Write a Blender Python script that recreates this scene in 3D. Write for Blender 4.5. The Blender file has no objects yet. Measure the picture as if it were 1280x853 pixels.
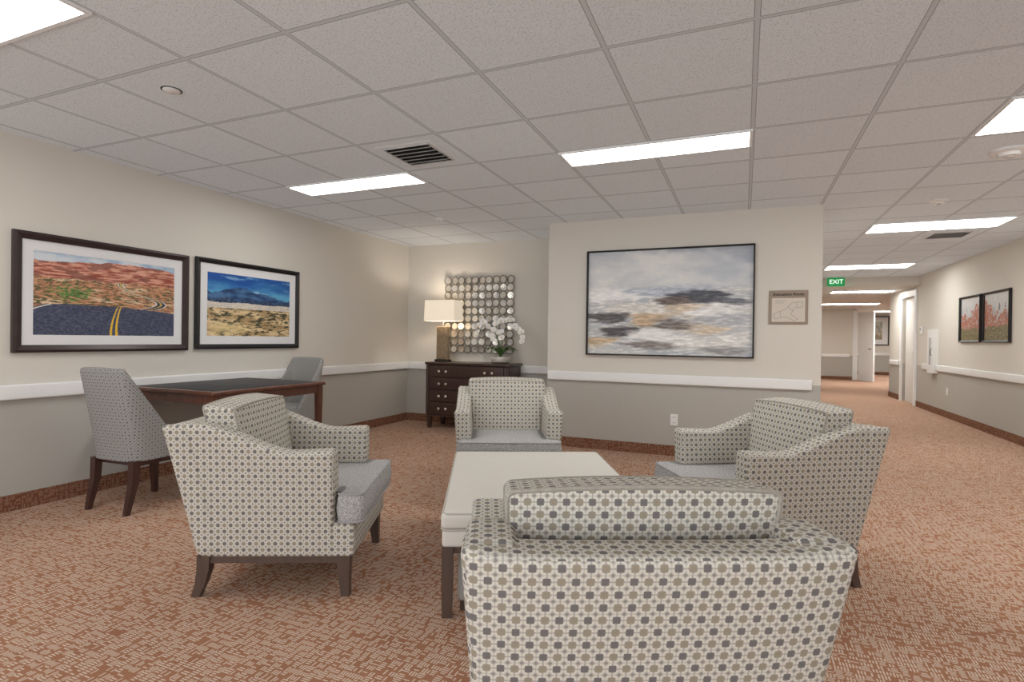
import bpy, bmesh, math, random
from mathutils import Vector, Matrix, noise
random.seed(7)
sc = bpy.context.scene
COL = sc.collection
try:
    sc.view_settings.view_transform = 'Standard'
except Exception:
    pass
PI = math.pi
R = math.radians
YAW = R(22.8)
SY, CY = math.sin(YAW), math.cos(YAW)
H_CAM, H_CEIL, H_LOW = 1.163, 2.44, 2.265

def cam2w(xc, z):
    return (-SY*z + CY*xc, CY*z + SY*xc)

def lin(c):
    out = []
    for v in c[:3]:
        v = v/255.0
        out.append(v/12.92 if v <= 0.04045 else ((v+0.055)/1.055)**2.4)
    return (out[0], out[1], out[2], 1.0)

# ------------------------------------------------------------------ materials
class NT:
    def __init__(s, name):
        s.mat = bpy.data.materials.new(name)
        s.mat.use_nodes = True
        s.t = s.mat.node_tree
        s.n = s.t.nodes
        s.b = s.n.get('Principled BSDF')
    def node(s, typ, **kw):
        n = s.n.new(typ)
        for k, v in kw.items():
            setattr(n, k, v)
        return n
    def link(s, a, b):
        s.t.links.new(a, b)
    def put(s, sock, v):
        if hasattr(v, 'node'):
            s.link(v, sock)
        else:
            sock.default_value = v
    def m(s, op, a, b=None, c=None):
        n = s.node('ShaderNodeMath', operation=op)
        s.put(n.inputs[0], a)
        if b is not None: s.put(n.inputs[1], b)
        if c is not None: s.put(n.inputs[2], c)
        return n.outputs[0]
    def vec(s, x, y, z=0.0):
        n = s.node('ShaderNodeCombineXYZ')
        s.put(n.inputs[0], x); s.put(n.inputs[1], y); s.put(n.inputs[2], z)
        return n.outputs[0]
    def pos(s):
        g = s.node('ShaderNodeNewGeometry')
        q = s.node('ShaderNodeSeparateXYZ')
        s.link(g.outputs['Position'], q.inputs[0])
        return q.outputs[0], q.outputs[1], q.outputs[2]
    def obj(s):
        g = s.node('ShaderNodeTexCoord')
        return g.outputs['Object']
    def uv(s):
        g = s.node('ShaderNodeTexCoord')
        q = s.node('ShaderNodeSeparateXYZ')
        s.link(g.outputs['UV'], q.inputs[0])
        return q.outputs[0], q.outputs[1], g.outputs['UV']
    def noise(s, v, scale=5.0, detail=2.0, rough=0.5):
        n = s.node('ShaderNodeTexNoise')
        if v is not None: s.link(v, n.inputs['Vector'])
        n.inputs['Scale'].default_value = scale
        n.inputs['Detail'].default_value = detail
        n.inputs['Roughness'].default_value = rough
        return n.outputs['Fac']
    def white(s, v):
        n = s.node('ShaderNodeTexWhiteNoise', noise_dimensions='3D')
        s.link(v, n.inputs['Vector'])
        return n.outputs['Value']
    def mix(s, f, a, b):
        n = s.node('ShaderNodeMix', data_type='RGBA')
        s.put(n.inputs[0], f)
        s.put(n.inputs[6], a); s.put(n.inputs[7], b)
        return n.outputs[2]
    def bump(s, h, strength=0.3, dist=0.01):
        n = s.node('ShaderNodeBump')
        n.inputs['Strength'].default_value = strength
        n.inputs['Distance'].default_value = dist
        s.link(h, n.inputs['Height'])
        s.link(n.outputs[0], s.b.inputs['Normal'])
    def base(s, c, rough=0.6, metal=0.0):
        s.put(s.b.inputs['Base Color'], c)
        s.b.inputs['Roughness'].default_value = rough
        s.b.inputs['Metallic'].default_value = metal

def simple(name, rgb, rough=0.6, metal=0.0, var=0.08, scale=8.0, bump=0.0, bscale=80.0):
    t = NT(name)
    c = lin(rgb)
    d = tuple(max(0, x*(1-var)) for x in c[:3])+(1,)
    e = tuple(min(1, x*(1+var)) for x in c[:3])+(1,)
    o = t.obj()
    f = t.noise(o, scale, 3.0)
    t.base(t.mix(f, d, e), rough, metal)
    if bump:
        t.bump(t.noise(o, bscale, 2.0), bump, 0.004)
    return t.mat

def wood(name, rgb, rough=0.35, var=0.45):
    t = NT(name)
    o = t.obj()
    mp = t.node('ShaderNodeMapping')
    t.link(o, mp.inputs[0])
    mp.inputs['Scale'].default_value = (14, 14, 1.6)
    f = t.noise(mp.outputs[0], 2.5, 5.0, 0.65)
    c = lin(rgb)
    d = tuple(x*(1-var) for x in c[:3])+(1,)
    e = tuple(min(1, x*(1+var)) for x in c[:3])+(1,)
    t.base(t.mix(f, d, e), rough)
    return t.mat

def emis(name, rgb, strength):
    t = NT(name)
    f = t.noise(t.obj(), 3.0)
    c = lin(rgb)
    t.base(c, 0.5)
    t.link(t.mix(f, c, tuple(min(1, x*1.02) for x in c[:3])+(1,)), t.b.inputs['Emission Color'])
    t.b.inputs['Emission Strength'].default_value = strength
    return t.mat

def wallmat(name, up, lowc, split=0.77):
    t = NT(name)
    x, y, z = t.pos()
    f = t.m('GREATER_THAN', z, split)
    g = t.node('ShaderNodeNewGeometry')
    n1 = t.noise(g.outputs['Position'], 260.0, 2.0)
    c = t.mix(f, lin(lowc), lin(up))
    t.base(c, 0.75)
    t.bump(n1, 0.12, 0.002)
    return t.mat

def tweed(name):
    t = NT(name)
    o = t.obj()
    a = t.noise(o, 150.0, 2.0, 0.6); b = t.noise(o, 420.0, 1.0)
    f = t.m('MULTIPLY_ADD', t.m('SUBTRACT', a, 0.5), 3.2, 0.5)
    c = t.mix(f, lin((142, 141, 142)), lin((206, 204, 202)))
    c = t.mix(t.m('MULTIPLY', b, 0.3), c, lin((122, 121, 122)))
    t.base(c, 0.95)
    t.b.inputs['Specular IOR Level'].default_value = 0.15
    t.bump(b, 0.4, 0.002)
    return t.mat

def carpetmat(name, wall=False):
    # small woven blocks of three short dashes, turned a quarter turn from block to block
    t = NT(name)
    x, y, z = t.pos()
    if wall:
        x = t.m('ADD', x, y); y = z
    P = 0.031
    X = t.m('DIVIDE', x, P); Y = t.m('DIVIDE', y, P)
    i, j = t.m('FLOOR', X), t.m('FLOOR', Y)
    lx, ly = t.m('FRACT', X), t.m('FRACT', Y)
    flip = t.m('GREATER_THAN', t.white(t.vec(i, j, 3.0)), 0.80)
    par = t.m('FLOORED_MODULO', t.m('ADD', t.m('ADD', i, j), flip), 2.0)
    par = t.m('GREATER_THAN', par, 0.5)
    inv = t.m('SUBTRACT', 1.0, par)
    along = t.m('ADD', t.m('MULTIPLY', lx, par), t.m('MULTIPLY', ly, inv))
    across = t.m('ADD', t.m('MULTIPLY', ly, par), t.m('MULTIPLY', lx, inv))
    a3 = t.m('MULTIPLY', across, 3.0)
    k = t.m('FLOOR', a3)
    body = t.m('GREATER_THAN', t.m('FRACT', a3), 0.42)
    rnd = t.white(t.vec(i, j, t.m('ADD', k, 11.0)))
    ends = t.m('LESS_THAN', t.m('ABSOLUTE', t.m('SUBTRACT', along, 0.5)), t.m('MULTIPLY_ADD', rnd, 0.22, 0.27))
    keep = t.m('GREATER_THAN', t.white(t.vec(i, j, t.m('ADD', k, 31.0))), 0.20)
    dash = t.m('MULTIPLY', t.m('MULTIPLY', body, ends), keep)
    g = t.node('ShaderNodeNewGeometry')
    big = t.noise(g.outputs['Position'], 7.0, 3.0)
    fine = t.noise(g.outputs['Position'], 420.0, 1.0)
    if wall:
        rust = t.mix(big, lin((106, 66, 50)), lin((128, 84, 64)))
        bei = lin((160, 128, 106))
    else:
        rust = t.mix(big, lin((150, 102, 76)), lin((174, 126, 98)))
        bei = lin((216, 201, 184))
    col = t.mix(t.m('MULTIPLY', dash, 0.84), rust, bei)
    col = t.mix(t.m('MULTIPLY', fine, 0.2), col, lin((120, 90, 74)))
    t.base(col, 0.95)
    t.b.inputs['Specular IOR Level'].default_value = 0.1
    t.bump(t.m('ADD', t.m('MULTIPLY', dash, 0.6), t.m('MULTIPLY', fine, 0.5)), 0.35, 0.003)
    return t.mat

def ceilmat(name):
    t = NT(name)
    x, y, z = t.pos()
    T = 0.61
    fx = t.m('FRACT', t.m('DIVIDE', t.m('SUBTRACT', x, 0.03-T*40), T))
    fy = t.m('FRACT', t.m('DIVIDE', t.m('SUBTRACT', y, 3.60-T*40), T))
    def edge(f, w):
        return t.m('GREATER_THAN', t.m('ABSOLUTE', t.m('SUBTRACT', f, 0.5)), 0.5-w)
    bar = t.m('MAXIMUM', edge(fx, 0.015), edge(fy, 0.015))
    sh = t.m('MAXIMUM', edge(fx, 0.021), edge(fy, 0.021))
    g = t.node('ShaderNodeNewGeometry')
    sp = t.noise(g.outputs['Position'], 130.0, 3.0, 0.75)
    spot = t.m('GREATER_THAN', sp, 0.57)
    tile = t.mix(t.m('MULTIPLY', spot, 0.62), lin((209, 211, 213)), lin((162, 161, 161)))
    tn = t.white(t.vec(t.m('FLOOR', t.m('DIVIDE', t.m('SUBTRACT', x, 0.03-T*40), T)), t.m('FLOOR', t.m('DIVIDE', t.m('SUBTRACT', y, 3.60-T*40), T)), 0.0))
    tile = t.mix(t.m('MULTIPLY', tn, 0.12), tile, lin((158, 157, 157)))
    c = t.mix(sh, tile, lin((140, 139, 139)))  # thin shadow along the grid bars, painted as a darker edge
    c = t.mix(bar, c, lin((184, 185, 186)))
    t.base(c, 0.85)
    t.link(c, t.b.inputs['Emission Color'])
    t.b.inputs['Emission Strength'].default_value = 0.14  # dim glow put into the tiles as fill light for the room
    t.bump(t.m('ADD', t.m('MULTIPLY', bar, 3.0), sp), 0.2, 0.003)
    return t.mat

def fabric(name, p, bg, ring, sqA, sqB, sz=0.25, link=0.45):
    t = NT(name)
    u, v, UV = t.uv()
    U = t.m('DIVIDE', u, p); V = t.m('DIVIDE', v, p)
    fu = t.m('ABSOLUTE', t.m('SUBTRACT', t.m('FRACT', U), 0.5))
    fv = t.m('ABSOLUTE', t.m('SUBTRACT', t.m('FRACT', V), 0.5))
    par = t.m('GREATER_THAN', t.m('FLOORED_MODULO', t.m('ADD', t.m('FLOOR', U), t.m('FLOOR', V)), 2.0), 0.5)
    mx = t.m('MAXIMUM', fu, fv)
    sq = t.m('MULTIPLY', t.m('LESS_THAN', mx, sz), t.m('LESS_THAN', t.m('ADD', fu, fv), sz*1.85))
    ln = t.m('SQRT', t.m('ADD', t.m('MULTIPLY', fu, fu), t.m('MULTIPLY', fv, fv)))
    rg = t.m('LESS_THAN', t.m('ABSOLUTE', t.m('SUBTRACT', ln, 0.42)), 0.05)
    dia = t.m('GREATER_THAN', t.m('ADD', fu, fv), 0.82)
    lk = t.m('LESS_THAN', t.m('MINIMUM', fu, fv), 0.07)
    c = t.mix(rg, lin(bg), lin(ring))
    c = t.mix(t.m('MULTIPLY', lk, link), c, lin(sqA))
    c = t.mix(t.m('MULTIPLY', dia, 0.7), c, lin(sqA))
    c = t.mix(sq, c, t.mix(par, lin(sqA), lin(sqB)))
    nz = t.noise(UV, 900.0, 1.0)
    c = t.mix(t.m('MULTIPLY', nz, 0.2), c, lin((132, 128, 121)))
    t.base(c, 0.9)
    t.b.inputs['Specular IOR Level'].default_value = 0.15
    t.bump(t.m('ADD', t.m('MULTIPLY', sq, 0.6), nz), 0.35, 0.0015)
    return t.mat

M = {}
M['carpet'] = carpetmat('woven_carpet')
M['base'] = carpetmat('carpet_base', True)
M['ceil'] = ceilmat('ceiling_tiles_glow')
M['wall'] = wallmat('two_tone_wall', (219, 214, 205), (182, 179, 172))
M['bulk'] = wallmat('bulkhead_paint', (219, 214, 205), (219, 214, 205))
M['white'] = simple('white_paint', (238, 239, 239), 0.45, var=0.02)
M['lowceil'] = simple('low_ceiling_paint', (218, 215, 210), 0.8, var=0.03)
M['fab'] = fabric('patterned_fabric', 0.0275, (203, 198, 187), (224, 220, 209), (116, 112, 112), (158, 148, 130), 0.27, 0.42)
M['fab2'] = fabric('dotted_grey_fabric', 0.021, (150, 149, 147), (176, 175, 172), (106, 105, 105), (132, 130, 129), 0.24, 0.35)
M['grey'] = tweed('grey_tweed')
M['pipe'] = simple('fabric_piping', (164, 158, 148), 0.9, var=0.3, scale=70)
M['greypipe'] = simple('grey_piping', (158, 157, 158), 0.9)
M['legw'] = wood('ash_brown_wood', (84, 68, 60), 0.4)
M['legd'] = wood('espresso_wood', (66, 42, 38), 0.35)
M['desk'] = wood('mahogany_wood', (94, 60, 47), 0.25)
M['chest'] = wood('dark_brown_wood', (70, 51, 45), 0.3)
M['felt'] = simple('dark_leather_inlay', (36, 38, 46), 0.5, var=0.15, scale=40)
M['leather'] = simple('cream_leather', (215, 211, 203), 0.42, var=0.03, scale=20, bump=0.15, bscale=300)
M['leatherg'] = simple('pale_grey_leather', (180, 179, 176), 0.45, var=0.05)
M['seam'] = simple('leather_piping', (186, 180, 171), 0.5)
M['frame1'] = simple('bronze_frame', (62, 50, 50), 0.35, 0.3, var=0.3, scale=20)
M['black'] = simple('black_frame', (26, 25, 27), 0.4, var=0.2)
M['mat'] = simple('white_mat_board', (232, 232, 233), 0.8, var=0.01)
M['metal'] = simple('champagne_metal', (206, 198, 184), 0.3, 0.8, var=0.1)
M['rim'] = simple('pewter_rim', (138, 130, 118), 0.35, 0.6, var=0.15)
M['mirror'] = simple('silver_mirror', (232, 229, 222), 0.22, 0.75, var=0.1, scale=14)
M['darkm'] = simple('dark_metal', (70, 66, 62), 0.4, 0.8)
M['bronze'] = simple('mottled_bronze', (158, 138, 112), 0.4, 0.4, var=0.5, scale=26)
M['pot'] = simple('silver_planter', (214, 210, 202), 0.35, 0.3, var=0.1)
M['leaf'] = simple('orchid_leaf', (78, 112, 58), 0.45, var=0.3)
M['petal'] = simple('white_petal', (252, 251, 249), 0.6, var=0.02)
M['yellow'] = simple('orchid_heart', (220, 190, 90), 0.6)
M['plastic'] = simple('white_plastic', (238, 238, 237), 0.4, var=0.01)
M['slot'] = simple('dark_slot', (40, 40, 40), 0.6)
M['ventd'] = simple('vent_dark_gap', (12, 12, 12), 0.9)
M['ventw'] = emis('vent_metal_glow', (206, 207, 208), 0.10)  # frame paint glows faintly to keep up with the glowing tiles
M['slat'] = simple('vent_slat', (190, 190, 190), 0.5)
M['panel'] = emis('light_diffuser', (255, 254, 250), 15.0)
M['panelhall'] = emis('hall_light_diffuser', (255, 253, 248), 22.0)
M['shade'] = emis('glowing_linen_shade', (240, 226, 204), 0.5)
M['signg'] = emis('exit_green', (8, 130, 66), 0.7)
M['signw'] = emis('exit_letters', (240, 255, 245), 1.0)
M['plaque'] = simple('tan_plaque', (152, 136, 120), 0.5)
M['plan'] = simple('plan_paper', (212, 203, 192), 0.6, var=0.02)
M['ink'] = simple('brown_ink', (56, 42, 34), 0.6)
M['planline'] = simple('plan_lines', (134, 130, 126), 0.6)
M['glass'] = simple('cabinet_glass', (196, 200, 202), 0.15, 0.1)
t = NT('printed_picture')
a = t.node('ShaderNodeAttribute', attribute_name='Col')
t.base(a.outputs['Color'], 0.45)
M['print'] = t.mat

# ------------------------------------------------------------------ mesh helpers
def fin(name, bm, m, parent=None, smooth=True, uv=False, auto=35):
    bmesh.ops.recalc_face_normals(bm, faces=bm.faces)
    bm.normal_update()
    if uv:
        L = bm.loops.layers.uv.new('UVMap')
        for f in bm.faces:
            n = f.normal
            ax, ay, az = abs(n.x), abs(n.y), abs(n.z)
            for l in f.loops:
                c = l.vert.co
                if az >= ax and az >= ay: l[L].uv = (c.x+2, c.y+2)
                elif ay >= ax: l[L].uv = (c.x+2, c.z+2)
                else: l[L].uv = (c.y+2, c.z+2)
    me = bpy.data.meshes.new(name)
    bm.to_mesh(me); bm.free()
    if smooth:
        me.shade_smooth()
        try:
            me.set_sharp_from_angle(angle=R(auto))
        except Exception:
            pass
    mm = m if isinstance(m, (list, tuple)) else [m]
    for k in mm: me.materials.append(k)
    o = bpy.data.objects.new(name, me)
    COL.objects.link(o)
    if parent is not None: o.parent = parent
    return o

def box(bm, x0, x1, y0, y1, z0, z1):
    v = [bm.verts.new(p) for p in ((x0,y0,z0),(x1,y0,z0),(x1,y1,z0),(x0,y1,z0),(x0,y0,z1),(x1,y0,z1),(x1,y1,z1),(x0,y1,z1))]
    for f in ((0,3,2,1),(4,5,6,7),(0,1,5,4),(1,2,6,5),(2,3,7,6),(3,0,4,7)):
        bm.faces.new([v[i] for i in f])

def axis(h, r, n):
    ks = [math.tan(R(a)) for a in (45, 30, 15)]
    c = [-(h-r)-r*k for k in ks]
    inn = [-(h-r)+2*(h-r)*i/n for i in range(n+1)]
    return c + inn + [-q for q in reversed(c)]

def rbox(bm, sx, sy, sz, r, n=(1,1,1), ctr=(0,0,0), deform=None):
    h = (sx/2, sy/2, sz/2)
    r = min(r, min(h)*0.98)
    A = [axis(h[i], r, n[i]) for i in range(3)]
    cache = {}
    def V(p):
        k = tuple(round(q, 6) for q in p)
        if k in cache: return cache[k]
        q = Vector([max(-(h[i]-r), min(h[i]-r, p[i])) for i in range(3)])
        d = Vector(p)-q
        w = q + (d.normalized()*r if d.length > 1e-9 else d)
        w01 = tuple(max(-1.0, min(1.0, w[i]/h[i])) for i in range(3))
        w = w + Vector(ctr)
        if deform: w = Vector(deform(w, w01))
        cache[k] = bm.verts.new(w)
        return cache[k]
    for ax in range(3):
        b, c = (ax+1) % 3, (ax+2) % 3
        for s in (-1, 1):
            for i in range(len(A[b])-1):
                for j in range(len(A[c])-1):
                    q = []
                    for (ii, jj) in ((i,j),(i+1,j),(i+1,j+1),(i,j+1)):
                        p = [0,0,0]; p[ax] = s*h[ax]; p[b] = A[b][ii]; p[c] = A[c][jj]
                        q.append(V(p))
                    if s < 0: q.reverse()
                    bm.faces.new(q)

def loft(bm, rings, caps=True, closed=True):
    vs = [[bm.verts.new(p) for p in r] for r in rings]
    n = len(rings[0])
    for a, b in zip(vs[:-1], vs[1:]):
        for i in range(n if closed else n-1):
            j = (i+1) % n
            bm.faces.new((a[i], a[j], b[j], b[i]))
    if caps:
        bm.faces.new(list(reversed(vs[0]))); bm.faces.new(vs[-1])
    return vs

def tube(bm, pts, rad, n=8, closed=False):
    pts = [Vector(p) for p in pts]
    rings = []
    N = len(pts)
    for i, p in enumerate(pts):
        if closed: d = pts[(i+1) % N]-pts[i-1]
        else: d = pts[min(i+1, N-1)]-pts[max(i-1, 0)]
        d.normalize()
        up = Vector((0,0,1)) if abs(d.z) < 0.9 else Vector((1,0,0))
        a = d.cross(up).normalized(); b = d.cross(a).normalized()
        rr = rad[i] if isinstance(rad, (list, tuple)) else rad
        rings.append([p + (a*math.cos(2*PI*k/n)+b*math.sin(2*PI*k/n))*rr for k in range(n)])
    vs = []
    for i, r in enumerate(rings):
        if vs:
            prev = rings[i-1]
            best = min(range(n), key=lambda s_: sum((r[(k+s_) % n]-prev[k]).length for k in range(n)))
            rev = [r[(-k) % n] for k in range(n)]
            best2 = min(range(n), key=lambda s_: sum((rev[(k+s_) % n]-prev[k]).length for k in range(n)))
            c1 = sum((r[(k+best) % n]-prev[k]).length for k in range(n)); c2 = sum((rev[(k+best2) % n]-prev[k]).length for k in range(n))
            r = [r[(k+best) % n] for k in range(n)] if c1 <= c2 else [rev[(k+best2) % n] for k in range(n)]
            rings[i] = r
        vs.append([bm.verts.new(q) for q in r])
    for i in range(N-1):
        A, B = vs[i], vs[i+1]
        for k in range(n):
            j = (k+1) % n
            bm.faces.new((A[k], A[j], B[j], B[k]))
    if closed:
        A, B = vs[-1], vs[0]
        best = min(range(n), key=lambda s_: sum((B[(k+s_) % n].co-A[k].co).length for k in range(n)))
        for k in range(n):
            j = (k+1) % n
            bm.faces.new((A[k], A[j], B[(j+best) % n], B[(k+best) % n]))
    else:
        bm.faces.new(list(reversed(vs[0]))); bm.faces.new(vs[-1])

def lathe(bm, prof, n=32, ctr=(0,0,0)):
    rings = [[(ctr[0]+r*math.cos(2*PI*k/n), ctr[1]+r*math.sin(2*PI*k/n), ctr[2]+z) for k in range(n)] for r, z in prof]
    loft(bm, rings)

def tagit(o, label, cat, group=None):
    o['label'] = label; o['category'] = cat
    if group: o['group'] = group
    return o
def thing(name, label, cat, loc=(0,0,0), rz=0.0, group=None):
    o = bpy.data.objects.new(name, None); COL.objects.link(o)
    o.empty_display_size = 0.1
    o.location = loc; o.rotation_euler = (0,0,rz)
    return tagit(o, label, cat, group)
def struct(name, bm, m, smooth=False):
    o = fin(name, bm, m, smooth=smooth); o['kind'] = 'structure'
    return o
def dup(root, loc, rz, label, group=None):
    r = root.copy(); COL.objects.link(r); r.location = loc; r.rotation_euler = (0,0,rz)
    r['label'] = label
    if group: r['group'] = group
    for ch in list(root.children):
        c = ch.copy(); COL.objects.link(c); c.parent = r
        for g in list(ch.children):
            d = g.copy(); COL.objects.link(d); d.parent = c
    return r

# ------------------------------------------------------------------ room
XL, XR, YF, YA = -4.37, 3.0, 5.78, 6.6
XFL, XFR = -2.0, 0.655
YB = -2.2
def sbox(name, m, *b):
    bm = bmesh.new(); box(bm, *b); return struct(name, bm, m)
sbox('floor', M['carpet'], XL-0.1, 8.0, YB, 26.0, -0.1, 0.0)
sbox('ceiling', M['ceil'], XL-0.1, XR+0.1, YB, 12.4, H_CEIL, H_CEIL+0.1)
sbox('ceiling_corridor', M['lowceil'], XFR-0.1, 8.0, 12.5, 26.0, H_LOW, H_LOW+0.1)
sbox('wall_bulkhead', M['bulk'], XFR, XR, 12.4, 12.5, H_LOW, H_CEIL+0.1)
sbox('wall_left', M['wall'], XL-0.1, XL, YB, YA+0.1, 0, H_CEIL)
sbox('wall_alcove', M['wall'], XL, XFL, YA, YA+0.1, 0, H_CEIL)
sbox('wall_feature', M['wall'], XFL, XFR, YF, 6.9, 0, H_CEIL)
sbox('wall_hall', M['wall'], XFR-0.1, XFR, 6.9, 20.4, 0, H_CEIL)
sbox('wall_right', M['wall'], XR, XR+0.1, YB, 12.62, 0, H_CEIL)
bm = bmesh.new()
box(bm, XR, XR+0.1, 13.55, 14.65, 0, H_CEIL)
box(bm, XR, XR+0.1, 12.62, 13.55, 2.10, H_CEIL)
box(bm, XR+0.1, 8.0, 14.55, 14.65, 0, H_CEIL)
struct('wall_right_far', bm, M['wall'])
sbox('wall_far', M['wall'], XFR-0.1, 3.28, 20.4, 20.5, 0, H_LOW)
sbox('wall_far_corridor', M['wall'], 3.0, 8.0, 24.5, 24.6, 0, H_LOW)
sbox('wall_corridor_end', M['wall'], 7.9, 8.0, 14.65, 24.5, 0, H_LOW)
sbox('wall_corridor_side', M['wall'], 3.18, 3.28, 20.5, 24.5, 0, H_LOW)
# door in right wall with white casing
bm = bmesh.new(); box(bm, XR+0.05, XR+0.09, 12.62, 13.55, 0.005, 2.09)
d1 = struct('door_1', bm, M['lowceil'])
bm = bmesh.new()
box(bm, XR-0.03, XR-0.001, 12.52, 12.63, 0, 2.2); box(bm, XR-0.03, XR-0.001, 13.54, 13.65, 0, 2.2); box(bm, XR-0.03, XR-0.001, 12.63, 13.54, 2.09, 2.2)
struct('trim_1', bm, M['white'])
bm = bmesh.new(); tube(bm, [(XR+0.05,12.72,1.0),(XR,12.72,1.0),(XR-0.005,12.82,1.0)], 0.012)
hd = fin('door_handle', bm, M['metal'], d1)
# far white door standing open, hinged at the end of the far wall
bm = bmesh.new()
p0 = Vector((3.36, 20.34, 0)); dv = Vector((0.262, -0.965, 0)).normalized(); nv = Vector((-dv.y, dv.x, 0))*0.022
ring = [p0-nv, p0+dv*0.9-nv, p0+dv*0.9+nv, p0+nv]
loft(bm, [[q+Vector((0,0,0.01)) for q in ring], [q+Vector((0,0,2.13)) for q in ring]])
d2 = struct('door_2', bm, M['white'])
bm = bmesh.new(); c = p0+dv*0.82-nv*2.6; tube(bm, [c+Vector((0,0,1.0)), c-dv*0.12+Vector((0,0,1.0))], 0.014); fin('door_handle', bm, M['darkm'], d2)
bm = bmesh.new(); box(bm, 3.19, 3.30, 20.36, 20.399, 0, 2.2); box(bm, 3.281, 3.32, 20.38, 20.52, 0, 2.2)
struct('trim_9', bm, M['white'])
# bumper rails (white)
def rail(name, x0, x1, y0, y1):
    bm = bmesh.new()
    rbox(bm, x1-x0, y1-y0, 0.098, 0.012, ctr=((x0+x1)/2, (y0+y1)/2, 0.771))
    return struct(name, bm, M['white'], True)
T_ = 0.035
rail('trim_2', XL+0.001, XL+T_, YB, YA-0.002)
rail('trim_3', XL+T_, XFL-0.002, YA-T_, YA-0.001)
rail('trim_4', XFL+0.01, XFR-0.07, YF-T_, YF-0.001)
rail('trim_5', XR-T_, XR-0.001, YB, 12.1)
rail('trim_6', XFR+0.1, 3.1, 20.4-T_, 20.399)
rail('trim_7', 3.35, 7.8, 24.5-T_, 24.499)
rail('trim_8', XR-T_, XR-0.001, 13.8, 14.5)
def bb(name, *b): return sbox(name, M['base'], *b)
B_ = 0.014; BH = 0.105
bb('baseboard_left', XL+0.001, XL+B_, YB, YA-0.02, 0.001, BH)
bb('baseboard_alcove', XL+B_, XFL-0.002, YA-B_, YA-0.001, 0.001, BH)
bb('baseboard_feature', XFL+0.001, XFR-0.001, YF-B_, YF-0.001, 0.001, BH)
bb('baseboard_right', XR-B_, XR-0.001, YB, 12.5, 0.001, BH)
bb('baseboard_right_far', XR-B_, XR-0.001, 13.67, 14.64, 0.001, BH)
bb('baseboard_far', XFR+0.02, 3.18, 20.4-B_, 20.399, 0.001, BH)
bb('baseboard_far_corridor', 3.3, 7.8, 24.5-B_, 24.499, 0.001, BH)

# ------------------------------------------------------------------ ceiling fixtures
def clight(x0, x1, y0, y1, label, z=H_CEIL, m='panel', group=None):
    o = thing('ceiling_light', label, 'ceiling light', ((x0+x1)/2, (y0+y1)/2, z), 0, group)
    a, b = (x1-x0)/2, (y1-y0)/2
    w = 0.018
    bm = bmesh.new()
    for q in ((-a,a,-b,-b+w),(-a,a,b-w,b),(-a,-a+w,-b+w,b-w),(a-w,a,-b+w,b-w)):
        box(bm, q[0], q[1], q[2], q[3], -0.012, -0.001)
    fin('frame', bm, M['white'], o, smooth=False)
    bm = bmesh.new(); box(bm, -a+w, a-w, -b+w, b-w, -0.008, -0.002)
    fin('diffuser', bm, M[m], o, smooth=False)
clight(-1.19, 0.03, 3.60, 3.905, 'long bright ceiling light above the seating, in front of the seascape wall')
clight(-3.63, -2.41, 3.60, 3.905, 'long bright ceiling light near the left wall, behind the square vent')
clight(-3.63, -2.41, 1.07, 1.375, 'ceiling light cut off at the top left corner of the photo')
clight(1.25, 2.47, 3.60, 4.17, 'wide ceiling light cut off at the right edge of the photo')
clight(1.25, 2.47, 6.9, 7.43, 'wide ceiling light over the hallway between sprinkler and far vent')
clight(1.25, 2.47, 10.4, 10.95, 'ceiling light over the hallway just before the exit sign')
clight(1.7, 2.85, 13.4, 13.85, 'first ceiling light on the lowered corridor ceiling beyond the exit sign', H_LOW, 'panelhall')
clight(2.0, 3.4, 17.6, 18.1, 'second ceiling light on the lowered corridor ceiling, farther off', H_LOW, 'panelhall')
clight(4.0, 5.2, 18.6, 19.4, 'unseen light added in the side corridor to brighten the open white door', H_LOW, 'panelhall')  # out of view, added so the far door catches light
clight(4.0, 5.2, 21.8, 22.4, 'ceiling light beyond the open white door', H_LOW, 'panelhall')

def vent(x, y, label, core=0.175):
    o = thing('ceiling_vent', label, 'ceiling vent', (x, y, H_CEIL))
    bm = bmesh.new()
    a = 0.215
    for q in ((-a,a,-a,-core),(-a,a,core,a),(-a,-core,-core,core),(core,a,-core,core)):
        box(bm, q[0], q[1], q[2], q[3], -0.004, -0.001)
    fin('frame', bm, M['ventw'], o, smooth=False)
    bm = bmesh.new(); box(bm, -core, core, -core, core, -0.0025, -0.001)
    fin('backing', bm, M['ventd'], o, smooth=False)
    for i in range(5):
        yy = -core + (i+0.75)*2*core/5.5
        bm = bmesh.new()
        loft(bm, [[(xx, yy-0.010, -0.014), (xx, yy-0.008, -0.016), (xx, yy+0.008, -0.005), (xx, yy+0.006, -0.003)] for xx in (-core+0.004, core-0.004)])
        fin('slat', bm, M['slat'], o, smooth=False)
    bm = bmesh.new()
    for q in ((-core-.004, core+.004, -core-.004, -core+.004), (-core-.004, core+.004, core-.004, core+.004), (-core-.004, -core+.004, -core+.004, core-.004), (core-.004, core+.004, -core+.004, core-.004)):
        box(bm, q[0], q[1], q[2], q[3], -0.010, -0.004)
    fin('rim', bm, M['slat'], o, smooth=False)
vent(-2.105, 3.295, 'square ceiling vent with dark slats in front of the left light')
vent(2.165, 7.87, 'square ceiling vent over the hallway, far right')

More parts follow.
